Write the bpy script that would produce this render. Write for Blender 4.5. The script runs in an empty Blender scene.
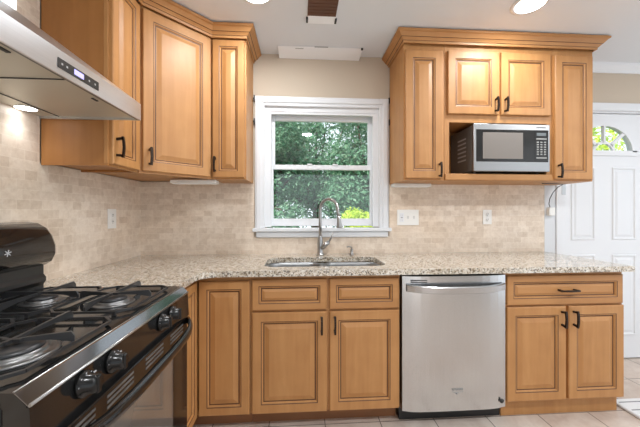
import bpy, bmesh, math, random
from mathutils import Vector, Matrix
PI = math.pi
SC = bpy.context.scene
COL = SC.collection

# ------------------------------------------------------------------ camera, world, sun, exposure
cd = bpy.data.cameras.new('camera'); cam = bpy.data.objects.new('camera', cd); COL.objects.link(cam)
cam.location = (1.196, -2.329, 1.239)
cam.rotation_euler = (PI/2, 0, math.radians(-3.75))
cd.sensor_width = 36; cd.lens = 300.37/640*36; cd.shift_y = -0.0031; cd.clip_start = .02
SC.camera = cam

w = bpy.data.worlds.new('world'); SC.world = w; w.use_nodes = True
nt = w.node_tree; bg = nt.nodes['Background']
bg.inputs['Color'].default_value = (.87, .935, 1, 1); bg.inputs['Strength'].default_value = 1.6

sd = bpy.data.lights.new('sun', 'SUN'); sd.energy = 7.5; sd.angle = math.radians(1.0); sd.color = (1, .95, .86)
so = bpy.data.objects.new('sun', sd); COL.objects.link(so)
so.rotation_euler = Vector((.45, .62, -.9)).to_track_quat('-Z', 'Y').to_euler()

SC.view_settings.view_transform = 'Standard'; SC.view_settings.look = 'None'
SC.view_settings.gamma = 1; SC.view_settings.use_curve_mapping = False
SC.view_settings.exposure = 0.0
LAMP_W = 10.0; LAMP_W_FILL = 18.0        # recessed ceiling lamps by the cabinets and unseen ones added over the room as fill

# ------------------------------------------------------------------ materials
def new_mat(name):
    m = bpy.data.materials.new(name); m.use_nodes = True
    n = m.node_tree.nodes; return m, n, m.node_tree.links, n['Principled BSDF']
def plain(name, col, rough=.5, metal=0, coat=0, spec=.5, emit=None, es=0):
    m, n, l, p = new_mat(name)
    p.inputs['Base Color'].default_value = (*col, 1); p.inputs['Roughness'].default_value = rough
    p.inputs['Metallic'].default_value = metal; p.inputs['Coat Weight'].default_value = coat
    p.inputs['Coat Roughness'].default_value = .08
    p.inputs['Specular IOR Level'].default_value = spec
    if emit: p.inputs['Emission Color'].default_value = (*emit, 1); p.inputs['Emission Strength'].default_value = es
    return m
def coords(n, l, scale=(1, 1, 1), rot=(0, 0, 0), kind='Object', loc=(0, 0, 0)):
    t = n.new('ShaderNodeTexCoord'); mp = n.new('ShaderNodeMapping')
    mp.inputs['Scale'].default_value = scale; mp.inputs['Rotation'].default_value = rot; mp.inputs['Location'].default_value = loc
    l.new(t.outputs[kind], mp.inputs['Vector']); return mp.outputs['Vector']
def ramp(n, l, src, stops):
    r = n.new('ShaderNodeValToRGB'); e = r.color_ramp.elements
    while len(e) < len(stops): e.new(.5)
    for i, (p, c) in enumerate(stops): e[i].position = p; e[i].color = (*c, 1)
    l.new(src, r.inputs['Fac']); return r.outputs['Color']
def noise(n, l, vec, scale, detail=4, rough=.55, dist=0):
    t = n.new('ShaderNodeTexNoise'); t.inputs['Scale'].default_value = scale; t.inputs['Detail'].default_value = detail
    t.inputs['Roughness'].default_value = rough; t.inputs['Distortion'].default_value = dist
    l.new(vec, t.inputs['Vector']); return t.outputs['Fac']
def mixc(n, l, a, b, f, mode='MIX'):
    x = n.new('ShaderNodeMix'); x.data_type = 'RGBA'; x.blend_type = mode
    for s, v in ((x.inputs[6], a), (x.inputs[7], b)):
        if hasattr(v, 'is_linked') or hasattr(v, 'links'): l.new(v, s)
        else: s.default_value = (*v, 1)
    if isinstance(f, (int, float)): x.inputs[0].default_value = f
    else: l.new(f, x.inputs[0])
    return x.outputs[2]
def bump(n, l, p, h, strength=.2, dist=.002):
    b = n.new('ShaderNodeBump'); b.inputs['Strength'].default_value = strength; b.inputs['Distance'].default_value = dist
    l.new(h, b.inputs['Height']); l.new(b.outputs['Normal'], p.inputs['Normal'])

def wood(name, scale, c0, c1, c2):
    m, n, l, p = new_mat(name)
    v = coords(n, l, scale)
    f = noise(n, l, v, 3.2, 4, .5, .6)
    col = ramp(n, l, f, [(.15, c0), (.5, c1), (.85, c2)])
    v2 = coords(n, l, (1, 1, 1)); f2 = noise(n, l, v2, 7, 4)
    col = mixc(n, l, col, ramp(n, l, f2, [(.3, (.84, .78, .7)), (.65, (1, 1, 1))]), .6, 'MULTIPLY')
    l.new(col, p.inputs['Base Color']); p.inputs['Roughness'].default_value = .5
    p.inputs['Coat Weight'].default_value = .06; p.inputs['Coat Roughness'].default_value = .3
    bump(n, l, p, f, .08, .001)
    return m
WA, WB, WC = (.415, .19, .06), (.485, .235, .08), (.55, .285, .107)
M_WOOD = wood('maple_vertical', (7, 7, .55), WA, WB, WC)
M_WOODH = wood('maple_horizontal', (.55, 7, 7), WA, WB, WC)
M_VENEER_SHADED = wood('maple_end_panel_shaded', (7, 7, .55), (.34, .14, .036), (.4, .17, .046), (.45, .2, .06))  # more orange veneer, its darker tone mostly shade put into the colour
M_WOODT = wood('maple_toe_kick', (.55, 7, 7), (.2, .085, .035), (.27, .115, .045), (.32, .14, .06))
M_GLAZE = plain('brown_glaze', (.1, .04, .014), .5)
M_DARKIN = plain('cabinet_shadow_gap', (.2, .1, .04), .6)
M_BRONZE = plain('dark_bronze', (.035, .024, .018), .38, .7)
M_WHITE = plain('white_trim', (.77, .785, .81), .4, coat=.1)
M_VINYL = plain('white_vinyl', (.8, .815, .84), .35)
M_PANEL = plain('bright_white_panel', (.92, .93, .95), .4)
M_PLATE = plain('white_plastic', (.86, .85, .82), .35)
M_SLOT = plain('dark_slot', (.04, .04, .04), .6)
M_GREYP = plain('grey_plastic', (.45, .45, .46), .5)
M_BLACK = plain('black_enamel', (.009, .009, .009), .1, coat=.15, spec=.5)
M_BLACKM = plain('black_cast_iron', (.025, .025, .026), .3, spec=.7)
M_BLACKP = plain('black_plastic', (.018, .018, .018), .35)
M_CAP = plain('burner_cap', (.05, .05, .052), .35, .5)
M_ALU = plain('burner_aluminium', (.2, .2, .2), .35, .9)
M_OVENG = plain('oven_glass', (.13, .125, .115), .05, coat=1, spec=.9)
M_MWGLASS = plain('microwave_glass', (.015, .014, .013), .15)
M_MWMESH = plain('microwave_window', (.2, .175, .155), .35)
M_MWSTEEL = plain('microwave_steel', (.4, .4, .4), .36, 1)
M_CHROME = plain('chrome', (.8, .8, .8), .12, 1)
M_NICKEL = plain('brushed_nickel', (.44, .435, .43), .28, 1)
M_TRIMD = plain('polished_dark_trim', (.24, .24, .25), .1, 1)
M_SINK = plain('satin_sink_steel', (.3, .305, .31), .42, 1)
M_SLAT = plain('dull_grey_slot', (.13, .128, .125), .4)
M_REFLWALL = plain('dark_reflection_wall', (.2, .19, .18), .85)  # dark tone picked for contrast in the steel reflections
M_MWSIDE = plain('microwave_dark_side', (.11, .1, .09), .4)
M_KNOB = plain('knob_black', (.008, .008, .008), .22, spec=.35)
M_HOODIN = plain('hood_filter_panel', (.6, .575, .49), .45, .4)
M_LAMP = plain('lamp_lens', (1, 1, 1), .5, emit=(1, .97, .92), es=14)
M_HLAMP = plain('hood_lamp_lens', (1, 1, 1), .5, emit=(.95, .98, 1), es=9)
M_DISP = plain('hood_display_digits', (.3, .28, .8), .4, emit=(.55, .52, 1), es=.9)
M_CEIL = plain('ceiling_paint', (.76, .79, .83), .9)
M_BROWN = plain('vent_brown', (.13, .055, .03), .6)
M_MAT = plain('mat_white', (.78, .79, .8), .8)
M_MATD = plain('mat_grey_line', (.25, .25, .26), .8)
M_GROUND = plain('lawn_ground', (.06, .12, .03), .9)
M_BARK = plain('bark', (.11, .075, .05), .9)

def brushed(name, col, rough, axis_scale):
    m, n, l, p = new_mat(name)
    f = noise(n, l, coords(n, l, axis_scale), 8, 4, .7)
    l.new(ramp(n, l, f, [(.3, tuple(c*.9 for c in col)), (.7, col)]), p.inputs['Base Color'])
    p.inputs['Metallic'].default_value = 1; p.inputs['Roughness'].default_value = rough
    bump(n, l, p, f, .04, .0005)
    return m
M_STEEL = brushed('stainless_vertical', (.6, .605, .61), .24, (40, 40, .5))
M_STEELH = brushed('stainless_horizontal', (.55, .555, .56), .26, (.5, .5, 60))
M_STEELHY = brushed('stainless_hood', (.72, .735, .76), .3, (1, .5, 60))

def m_wall():
    m, n, l, p = new_mat('tan_wall_paint')
    f = noise(n, l, coords(n, l), 180, 2)
    p.inputs['Base Color'].default_value = (.58, .49, .39, 1); p.inputs['Roughness'].default_value = .85
    bump(n, l, p, f, .05, .001); return m
M_WALL = m_wall()
def m_tile(name, rot):
    m, n, l, p = new_mat(name)
    v = coords(n, l, (1, 1, 1), rot)
    def brick(bw, bh, off, c1, c2, mo):
        b = n.new('ShaderNodeTexBrick'); l.new(v, b.inputs['Vector'])
        b.inputs['Scale'].default_value = 1; b.inputs['Brick Width'].default_value = bw; b.inputs['Row Height'].default_value = bh
        b.inputs['Mortar Size'].default_value = .0016; b.inputs['Mortar Smooth'].default_value = .6; b.offset = off
        b.inputs['Color1'].default_value = (*c1, 1); b.inputs['Color2'].default_value = (*c2, 1); b.inputs['Mortar'].default_value = (*mo, 1)
        return b
    b = brick(.062, .043, .4, (.88, .775, .665), (.74, .625, .515), (.88, .79, .69))
    b.squash = 1.5; b.squash_frequency = 3; b.offset_frequency = 2
    f = noise(n, l, v, 34, 6, .7, .3); f3 = noise(n, l, v, 2.0, 2)
    col = mixc(n, l, b.outputs['Color'], ramp(n, l, f, [(.3, (.76, .7, .64)), (.6, (1, 1, 1))]), .65, 'MULTIPLY')
    col = mixc(n, l, col, ramp(n, l, f3, [(.35, (.93, .87, .8)), (.65, (1.0, 1.0, 1.0))]), .7, 'MULTIPLY')
    l.new(col, p.inputs['Base Color']); p.inputs['Roughness'].default_value = .5
    bump(n, l, p, b.outputs['Fac'], -.25, .0015)
    return m
M_TILEB = m_tile('travertine_back', (-PI/2, 0, 0))
M_TILEL = m_tile('travertine_left', (-PI/2, 0, -PI/2) if False else (0, -PI/2, -PI/2))
def m_floor():
    m, n, l, p = new_mat('floor_tile')
    v = coords(n, l, (1, 1, 1), (0, 0, 0), loc=(-.04, .26, 0))
    b = n.new('ShaderNodeTexBrick'); l.new(v, b.inputs['Vector']); b.offset = 0; b.inputs['Scale'].default_value = 1
    b.inputs['Brick Width'].default_value = .325; b.inputs['Row Height'].default_value = .325
    b.inputs['Mortar Size'].default_value = .003
    b.inputs['Color1'].default_value = (.64, .58, .53, 1); b.inputs['Color2'].default_value = (.58, .49, .43, 1); b.inputs['Mortar'].default_value = (.16, .13, .11, 1)
    f = noise(n, l, v, 7, 6, .6, .6)
    col = mixc(n, l, b.outputs['Color'], ramp(n, l, f, [(.3, (.72, .62, .56)), (.6, (1, .98, .95))]), .75, 'MULTIPLY')
    l.new(col, p.inputs['Base Color']); p.inputs['Roughness'].default_value = .42
    bump(n, l, p, b.outputs['Fac'], -.3, .002); return m
M_FLOOR = m_floor()
def m_granite():
    m, n, l, p = new_mat('granite')
    v = coords(n, l)
    def voro(s):
        t = n.new('ShaderNodeTexVoronoi'); t.inputs['Scale'].default_value = s; l.new(v, t.inputs['Vector'])
        g = n.new('ShaderNodeSeparateColor'); l.new(t.outputs['Color'], g.inputs[0]); return g.outputs[0]
    a = voro(150); f = noise(n, l, v, 34, 5, .7, .5); f2 = noise(n, l, v, 75, 4, .7)
    base = ramp(n, l, f, [(.29, (.2, .14, .08)), (.44, (.58, .51, .41)), (.6, (.76, .72, .65)), (.78, (.42, .33, .22))])
    sp = ramp(n, l, a, [(0, (.03, .025, .02)), (.12, (.15, .1, .06)), (.25, (.55, .44, .32)), (.5, (1, 1, 1))])
    col = mixc(n, l, base, sp, .8, 'MULTIPLY')
    col = mixc(n, l, col, ramp(n, l, f2, [(.34, (.1, .08, .07)), (.44, (1, 1, 1))]), .8, 'MULTIPLY')
    l.new(col, p.inputs['Base Color']); p.inputs['Roughness'].default_value = .12; p.inputs['Coat Weight'].default_value = .4
    return m
M_GRANITE = m_granite()
def m_glass():
    m, n, l, p = new_mat('pane_glass')
    n.remove(p); out = n['Material Output']
    t = n.new('ShaderNodeBsdfTransparent'); g = n.new('ShaderNodeBsdfGlossy'); g.inputs['Roughness'].default_value = .02
    x = n.new('ShaderNodeMixShader'); x.inputs[0].default_value = .05
    t.inputs['Color'].default_value = (.96, .98, .98, 1)
    l.new(t.outputs[0], x.inputs[1]); l.new(g.outputs[0], x.inputs[2]); l.new(x.outputs[0], out.inputs[0]); return m
M_GLASS = m_glass()
def m_leaf(name, c0, c1, c2):
    m, n, l, p = new_mat(name)
    f = noise(n, l, coords(n, l), 9, 3, .7)
    l.new(ramp(n, l, f, [(.3, c0), (.5, c1), (.7, c2)]), p.inputs['Base Color'])
    p.inputs['Roughness'].default_value = .45
    out = n['Material Output']; tr = n.new('ShaderNodeBsdfTranslucent'); tr.inputs['Color'].default_value = (*[c*1.3 for c in c1], 1)
    x = n.new('ShaderNodeMixShader'); x.inputs[0].default_value = .25
    l.new(p.outputs[0], x.inputs[1]); l.new(tr.outputs[0], x.inputs[2]); l.new(x.outputs[0], out.inputs[0]); return m
M_LEAF = m_leaf('leaves_blue_green', (.025, .10, .06), (.085, .23, .125), (.3, .42, .27))
M_LEAFY = m_leaf('leaves_yellow_green', (.25, .42, .03), (.45, .6, .05), (.7, .78, .15))

# ------------------------------------------------------------------ mesh helpers
class MB:
    def __init__(s): s.bm = bmesh.new()
    def face(s, vs, mi=0, sm=False):
        try: f = s.bm.faces.new(vs); f.material_index = mi; f.smooth = sm; return f
        except ValueError: return None
    def box(s, x0, x1, y0, y1, z0, z1, mi=0, bev=0, seg=1):
        if x0 > x1: x0, x1 = x1, x0
        if y0 > y1: y0, y1 = y1, y0
        if z0 > z1: z0, z1 = z1, z0
        V = [s.bm.verts.new(p) for p in ((x0,y0,z0),(x1,y0,z0),(x1,y1,z0),(x0,y1,z0),(x0,y0,z1),(x1,y0,z1),(x1,y1,z1),(x0,y1,z1))]
        fs = [s.face([V[i] for i in q], mi) for q in ((3,2,1,0),(4,5,6,7),(0,1,5,4),(1,2,6,5),(2,3,7,6),(3,0,4,7))]
        if bev:
            es = list({e for f in fs for e in f.edges})
            r = bmesh.ops.bevel(s.bm, geom=es, offset=bev, segments=seg, profile=.5, affect='EDGES')
            for f in r['faces']: f.material_index = mi; f.smooth = seg > 1
        return s
    def loft(s, rings, mi=0, cap=True, sm=False, closed=True, mis=None):
        R = [[s.bm.verts.new(p) for p in r] for r in rings]
        N = len(R[0])
        for k in range(len(R)-1):
            m_ = mis[k] if mis else mi
            for i in range(N if closed else N-1):
                j = (i+1) % N
                s.face([R[k][i], R[k][j], R[k+1][j], R[k+1][i]], m_, sm)
        if cap:
            s.face(list(reversed(R[0])), mis[0] if mis else mi); s.face(R[-1], mis[-1] if mis else mi)
        return s
    def prism(s, pts, axis, a0, a1, mi=0):
        def P(p, a): return {'x': (a, p[0], p[1]), 'y': (p[0], a, p[1]), 'z': (p[0], p[1], a)}[axis]
        return s.loft([[P(p, a0) for p in pts], [P(p, a1) for p in pts]], mi)
    def tube(s, path, r, seg=10, mi=0, rs=None):
        path = [Vector(p) for p in path]; rings = []; up = None
        for i, p in enumerate(path):
            t = (path[min(i+1, len(path)-1)] - path[max(i-1, 0)]).normalized()
            if up is None:
                up = Vector((0, 0, 1)) if abs(t.z) < .9 else Vector((1, 0, 0))
            b = t.cross(up).normalized(); up = b.cross(t).normalized()
            rr = rs[i] if rs else r
            rings.append([p + (b*math.cos(2*PI*k/seg) + up*math.sin(2*PI*k/seg))*rr for k in range(seg)])
        return s.loft(rings, mi, True, True)
    def lathe(s, prof, org, axis=(0, 0, 1), seg=24, mi=0, mis=None, sm=True):
        a = Vector(axis).normalized(); u = a.orthogonal().normalized(); v = a.cross(u); o = Vector(org)
        rings = [[o + a*h + (u*math.cos(2*PI*k/seg) + v*math.sin(2*PI*k/seg))*max(r, 1e-4) for k in range(seg)] for r, h in prof]
        return s.loft(rings, mi, True, sm, mis=mis)
    def bar(s, a, b, w_, h_, mi=0):
        a = Vector(a); b = Vector(b); t = (b-a).normalized()
        u = t.cross(Vector((0, 0, 1)));
        if u.length < .01: u = Vector((1, 0, 0))
        u.normalize(); v = u.cross(t)
        q = [u*w_/2+v*h_/2, -u*w_/2+v*h_/2, -u*w_/2-v*h_/2, u*w_/2-v*h_/2]
        return s.loft([[a+k for k in q], [b+k for k in q]], mi)

INV = {}
def thing(name, label, cat, loc=(0, 0, 0), rz=0, group=None, kind=None):
    o = bpy.data.objects.new(name, None); COL.objects.link(o); o.empty_display_size = .05
    o.location = loc; o.rotation_euler = (0, 0, rz)
    props(o, label, cat, group, kind)
    INV[o] = (Matrix.Translation(loc) @ Matrix.Rotation(rz, 4, 'Z')).inverted()
    return o
def props(o, label=None, cat=None, group=None, kind=None):
    if label: o['label'] = label
    if cat: o['category'] = cat
    if group: o['group'] = group
    if kind: o['kind'] = kind
def part(name, mb, mats, parent=None, local=False, label=None, origin=None):
    bmesh.ops.recalc_face_normals(mb.bm, faces=mb.bm.faces)
    if parent is not None and not local: mb.bm.transform(INV[parent])
    if parent is None and origin is not None: mb.bm.transform(Matrix.Translation(-Vector(origin)))
    me = bpy.data.meshes.new(name); mb.bm.to_mesh(me); mb.bm.free()
    for m in (mats if isinstance(mats, (list, tuple)) else [mats]): me.materials.append(m)
    o = bpy.data.objects.new(name, me); COL.objects.link(o)
    if parent is not None: o.parent = parent; INV[o] = INV[parent]
    elif origin is not None: o.location = origin
    if label: o['label'] = label
    return o
def single(name, mb, mats, label, cat, origin, group=None):
    o = part(name, mb, mats, None, origin=origin); props(o, label, cat, group); return o
def struct(name, mb, mats, label=None):
    o = part(name, mb, mats); o['kind'] = 'structure'; INV[o] = Matrix.Identity(4)
    props(o, label); return o

# ------------------------------------------------------------------ room shell
struct('floor', MB().box(-.15, 5.3, -5, .15, -.1, 0), M_FLOOR, 'beige and brown square tile floor')
struct('reflection_wall_front', MB().box(3.3, 5.3, -5, -4.85, 0, 2.45).box(0, .6, -5, -4.85, 0, 2.45).box(.6, 3.3, -5, -4.85, 2.15, 2.45), M_REFLWALL, 'unseen wall with a wide opening, added to shape reflections in the steel')  # unseen wall added so the dishwasher steel reflects dark and bright bands
struct('ceiling', MB().box(-.15, 5.3, -5, .15, 2.45, 2.55), M_CEIL, 'smooth white painted ceiling')
wl = struct('wall_left', MB().box(-.15, 0, -5, .15, 0, 2.45), M_WALL, 'left wall behind the gas range')
t = MB(); t.box(0, .012, -.88, 0, .914, 1.46); t.box(0, .012, -2.6, -.88, .2, 2.45)
part('backsplash', t, M_TILEL, wl, label='tumbled beige travertine tile')
wb = MB()
WX0, WX1, WZ0, WZ1 = .925, 1.812, 1.10, 2.045
DX0, DX1, DZ1 = 3.338, 4.125, 2.07
wb.box(0, WX0, 0, .15, 0, 2.45); wb.box(WX0, WX1, 0, .15, 0, WZ0); wb.box(WX0, WX1, 0, .15, WZ1, 2.45)
wb.box(WX1, DX0, 0, .15, 0, 2.45); wb.box(DX0, DX1, 0, .15, DZ1, 2.45); wb.box(DX1, 5.3, 0, .15, 0, 2.45)
wbo = struct('wall_back', wb, M_WALL, 'tan painted wall with the window and the white door')
t = MB(); t.box(.012, .845, -.014, 0, .914, 1.46); t.box(.845, 1.892, -.014, 0, .914, 1.045); t.box(1.892, 3.174, -.014, 0, .914, 1.46)
part('backsplash', t, M_TILEB, wbo, label='tumbled beige travertine tile')

# window
wn = MB()
f = .0
wn.box(.852, WX0, -.022, 0, 1.105, 2.12, 0, .004); wn.box(WX1, 1.886, -.022, 0, 1.105, 2.12, 0, .004)
wn.box(WX0, WX1, -.0215, 0, WZ1, 2.119, 0, .004)
wn.box(.865, .90, -.03, -.02, 1.11, 2.10, 0, .003); wn.box(1.838, 1.873, -.03, -.02, 1.11, 2.10, 0, .003); wn.box(.90, 1.838, -.03, -.02, 2.07, 2.10, 0, .003)
win = struct('window_1', wn, M_WHITE, 'white double hung window over the sink')
j = MB(); j.box(WX0, .955, 0, .15, 1.12, WZ1); j.box(1.783, WX1, 0, .15, 1.12, WZ1); j.box(.955, 1.783, 0, .15, 2.01, WZ1)
j.box(.955, .972, .005, .03, 1.12, 2.01); j.box(1.766, 1.783, .005, .03, 1.12, 2.01); j.box(.972, 1.766, .005, .03, 1.992, 2.01)
part('window_frame', j, M_VINYL, win)
def sash(name, x0, x1, z0, z1, y, st, top, bot):
    m = MB(); m.box(x0, x0+st, y, y+.03, z0, z1, 0, .003); m.box(x1-st, x1, y, y+.03, z0, z1, 0, .003)
    m.box(x0+st, x1-st, y, y+.03, z1-top, z1, 0, .003); m.box(x0+st, x1-st, y, y+.03, z0, z0+bot, 0, .003)
    o = part(name, m, M_VINYL, win)
    part('pane', MB().box(x0+st-.003, x1-st+.003, y+.012, y+.016, z0+bot-.003, z1-top+.003), M_GLASS, o)
    return o
sash('sash', .956, 1.782, 1.575, 2.005, .07, .04, .045, .035)
lo = sash('sash', .956, 1.782, 1.125, 1.606, .036, .03, .038, .058)
t = MB()
for lx in (1.27, 1.47): t.box(lx-.02, lx+.02, .028, .04, 1.604, 1.614, 0, .002)
part('sash_lock', t, M_VINYL, lo)
s_ = MB(); s_.box(.836, 1.902, -.05, .04, 1.085, 1.113, 0, .006, 2); s_.box(.86, 1.88, -.032, 0, 1.04, 1.085, 0, .008, 2)
part('window_sill', s_, M_WHITE, win)
for k, (bx, bz, side, lab) in enumerate([(.848, 2.10, -1, 'small black bracket at the upper left corner of the window casing'),
        (.848, 1.925, -1, 'small black bracket lower on the left window casing edge'),
        (1.89, 2.105, 1, 'small black bracket at the upper right corner of the window casing'),
        (1.89, 1.935, 1, 'small black bracket lower on the right window casing edge')]):
    m = MB(); m.box(bx-.004, bx+.004, -.028, -.002, bz-.022, bz+.022, 0, .001); m.box(bx-.004 + side*.006, bx+.004+side*.006, -.02, -.01, bz-.006, bz+.006)
    single('curtain_bracket', m, M_BLACKP, lab, 'bracket', (bx, -.015, bz-.022), 'black brackets on the window casing')

# door
dm = MB(); dm.box(3.274, DX0, -.02, 0, 0, 2.135, 0, .003); dm.box(DX1, DX1+.064, -.02, 0, 0, 2.135, 0, .003); dm.box(DX0, DX1, -.0195, 0, DZ1, 2.1345, 0, .003)
dm.box(DX0, DX0+.012, 0, .15, 0, DZ1); dm.box(DX1-.012, DX1, 0, .15, 0, DZ1); dm.box(DX0+.012, DX1-.012, 0, .15, DZ1-.012, DZ1)
door = struct('door_1', dm, M_WHITE, 'white panelled entry door with a fan shaped window')
DC = 3.722; FW, FH, FZ = .262, .228, 1.735
def fan_pt(a, sx=1., sz=1., off=0): return (DC + (FW*sx+off)*math.cos(a), FZ + (FH*sz+off)*math.sin(a))
sl = MB()
def slab_with_fan(mb, x0, x1, z0, z1, y0, y1):
    A = [PI - PI*k/24 for k in range(25)]
    arc = [fan_pt(a) for a in A]
    for y, fl in ((y0, 1), (y1, -1)):
        V = [mb.bm.verts.new((p[0], y, p[1])) for p in arc]
        T = [mb.bm.verts.new((x0 + (x1-x0)*k/24, y, z1)) for k in range(25)]
        L0 = mb.bm.verts.new((x0, y, FZ)); R0 = mb.bm.verts.new((x1, y, FZ))
        B0 = mb.bm.verts.new((x0, y, z0)); B1 = mb.bm.verts.new((x1, y, z0))
        for k in range(24): mb.face([V[k], V[k+1], T[k+1], T[k]])
        mb.face([L0, V[0], T[0]]); mb.face([V[-1], R0, T[-1]])
        mb.face([B0, B1, R0, V[-1], V[0], L0])
        if fl == 1: K = (V, T, L0, R0, B0, B1)
        else:
            V1, T1, L1, R1, C0, C1 = K
            for k in range(24): mb.face([V1[k], V1[k+1], V[k+1], V[k]]); mb.face([T1[k], T1[k+1], T[k+1], T[k]])
            mb.face([V1[0], V1[-1], V[-1], V[0]]); mb.face([C0, L1, L0, B0]); mb.face([L1, T1[0], T[0], L0]); mb.face([C1, R1, R0, B1]); mb.face([R1, T1[-1], T[-1], R0]); mb.face([C0, C1, B1, B0])
slab_with_fan(sl, DX0+.014, DX1-.014, .012, DZ1-.016, .02, .062)
slab = part('door_slab', sl, M_WHITE, door)
fr = MB()
A = [PI*k/32 for k in range(33)]
def arc_ring(mb, o0, o1, y0, y1, sc=1.):
    r = []
    for a in A:
        p0 = fan_pt(a, sc, sc, o0); p1 = fan_pt(a, sc, sc, o1)
        r.append([(p0[0], y0, p0[1]), (p1[0], y0, p1[1]), (p1[0], y1, p1[1]), (p0[0], y1, p0[1])])
    mb.loft(r, 0, True, False)
arc_ring(fr, -.012, .03, .008, .02); arc_ring(fr, .03, .036, .014, .02)
fr.box(DC-FW-.036, DC+FW+.036, .008, .02, FZ-.03, FZ+.012)
arc_ring(fr, -.01, .012, .012, .03, .34)
for a in (PI/4, PI/2, 3*PI/4):
    p0 = fan_pt(a, .34, .34); p1 = fan_pt(a)
    fr.bar((p0[0], .02, p0[1]), (p1[0], .02, p1[1]), .016, .026)
part('fanlight_grille', fr, M_WHITE, slab)
g = MB(); g.loft([[(fan_pt(a)[0], y, fan_pt(a)[1]) for a in A] for y in (.038, .042)], 0)
part('pane', g, M_GLASS, slab)
pn = MB()
def emboss(mb, x0, x1, z0, z1):
    R = []
    for ins, y in ((0, .02), (.006, .012), (.014, .012), (.02, .0195), (.03, .0195), (.045, .014)):
        R.append([(x0+ins, y, z0+ins), (x1-ins, y, z0+ins), (x1-ins, y, z1-ins), (x0+ins, y, z1-ins)])
    mb.loft(R, 0, True)
for x0, x1 in ((DC-.29, DC-.075), (DC+.075, DC+.29)):
    emboss(pn, x0, x1, 1.0, 1.61); emboss(pn, x0, x1, .2, .88)
part('door_panels', pn, M_WHITE, slab)
for hz in (.25, 1.42, 1.86):
    h = MB(); h.lathe([(.007, -.045), (.007, .045)], (DX0+.012, .012, hz), seg=10); h.box(DX0-.02, DX0+.012, -.0215, -.019, hz-.045, hz+.045)
    part('hinge', h, M_NICKEL, door)
t = MB().box(3.176, 3.272, -.012, 0, 0, 2.05, 0, .002)
struct('trim_1', t, plain('trim_grey_white', (.68, .7, .73), .5), 'pale grey board between the tile and the door casing')
t = MB(); prof = [(0, 2.385), (-.012, 2.385), (-.018, 2.4), (-.05, 2.43), (-.055, 2.45), (0, 2.45)]
t.prism(prof, 'x', 3.33, 5.3)
struct('trim_2', t, M_WHITE, 'white crown moulding above the door')
t = MB(); t.box(4.19, 5.3, -.015, 0, 0, .1)
struct('baseboard_back', t, M_WHITE)

# ------------------------------------------------------------------ cabinets
def ring_rect(x0, x1, z0, z1, ins, y): return [(x0+ins, y, z0+ins), (x1-ins, y, z0+ins), (x1-ins, y, z1-ins), (x0+ins, y, z1-ins)]
def raised(mb, x0, x1, z0, z1, yb, th=.02, rail=.058):
    """raised-panel door or drawer front, its face towards -y"""
    yf = yb-th
    spec = [(0, yb, 0), (0, yf+.004, 0), (.004, yf, 0), (rail-.008, yf, 0), (rail-.004, yf+.002, 1), (rail, yf+.003, 0), (rail+.004, yf+.010, 0), (rail+.010, yf+.0105, 1), (rail+.0135, yf+.0105, 0), (rail+.034, yf+.004, 0), (rail+.0375, yf+.003, 1)]
    if min(x1-x0, z1-z0) < 2*rail+.09:
        spec = spec[:8] + [(rail+.012, yf+.0105, 0), (rail+.024, yf+.005, 0)]
    rings = [ring_rect(x0, x1, z0, z1, i, y) for i, y, _ in spec]
    mis = [spec[k+1][2] for k in range(len(spec)-1)]; mis[-1] = 0
    mb.loft(rings, 0, True, mis=mis)
def pull(mb, c, L=.1, vertical=True, out=.032):
    """square bronze bar pull on a face at c, sticking out towards -y"""
    x, y, z = c
    h = L/2
    P = (lambda a, d: (x, y-d, z+a)) if vertical else (lambda a, d: (x+a, y-d, z))
    for s in (-1, 1):
        mb.bar(P(s*(h-.012), 0), P(s*(h-.008), out), .011, .011)
        mb.bar(P(s*(h-.018), .002), P(s*(h-.004), .002), .016, .016) if False else None
    pts = [P(-h, out-.004), P(-h*.55, out), P(0, out+.002), P(h*.55, out), P(h, out-.004)]
    for a, b in zip(pts[:-1], pts[1:]): mb.bar(a, b, .011, .009)
def cab_box(mb, x0, x1, y0, y1, z0, z1, top=True):
    """open-fronted carcass from panels (y0 front, y1 back)"""
    t_ = .016
    mb.box(x0, x0+t_, y0, y1, z0, z1); mb.box(x1-t_, x1, y0, y1, z0, z1)
    mb.box(x0+t_, x1-t_, y0, y1, z0, z0+t_); mb.box(x0+t_, x1-t_, y1-.008, y1, z0+t_, z1)
    if top: mb.box(x0+t_, x1-t_, y0, y1, z1-t_, z1)
def face_frame(mb, x0, x1, z0, z1, y, xs=(), zs=(), st=.03, top=None):
    """stiles at both sides, rails top and bottom, plus extra mullions xs (z0,z1) and rails zs"""
    mb.box(x0, x0+st, y, y+.019, z0, z1); mb.box(x1-st, x1, y, y+.019, z0, z1)
    mb.box(x0+st, x1-st, y, y+.019, z0, z0+st); mb.box(x0+st, x1-st, y, y+.019, z1-(top or st), z1)
    for x, a, b in xs: mb.box(x-.02, x+.02, y+.0005, y+.0185, a, b)
    for z in zs: mb.box(x0+st, x1-st, y, y+.019, z-.017, z+.017)
MW = [M_WOOD, M_GLAZE]; MH = [M_WOODH, M_GLAZE]
def door_part(root, x0, x1, z0, z1, yb, handle=None, local=False, name='door', rail=.058, vertical=True, th=.02, L=.1):
    m = MB(); raised(m, x0, x1, z0, z1, yb, th, rail)
    d = part(name, m, MW if name == 'door' else MH, root, local)
    if handle:
        h = MB(); pull(h, (handle[0], yb-th, handle[1]), L, vertical)
        part('handle', h, M_BRONZE, d, local, label='dark bronze bar pull')
    return d
BF = -.61        # base face frames
UF = -.33        # right upper face frames
ZB0, ZB1 = .10, .88

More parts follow.
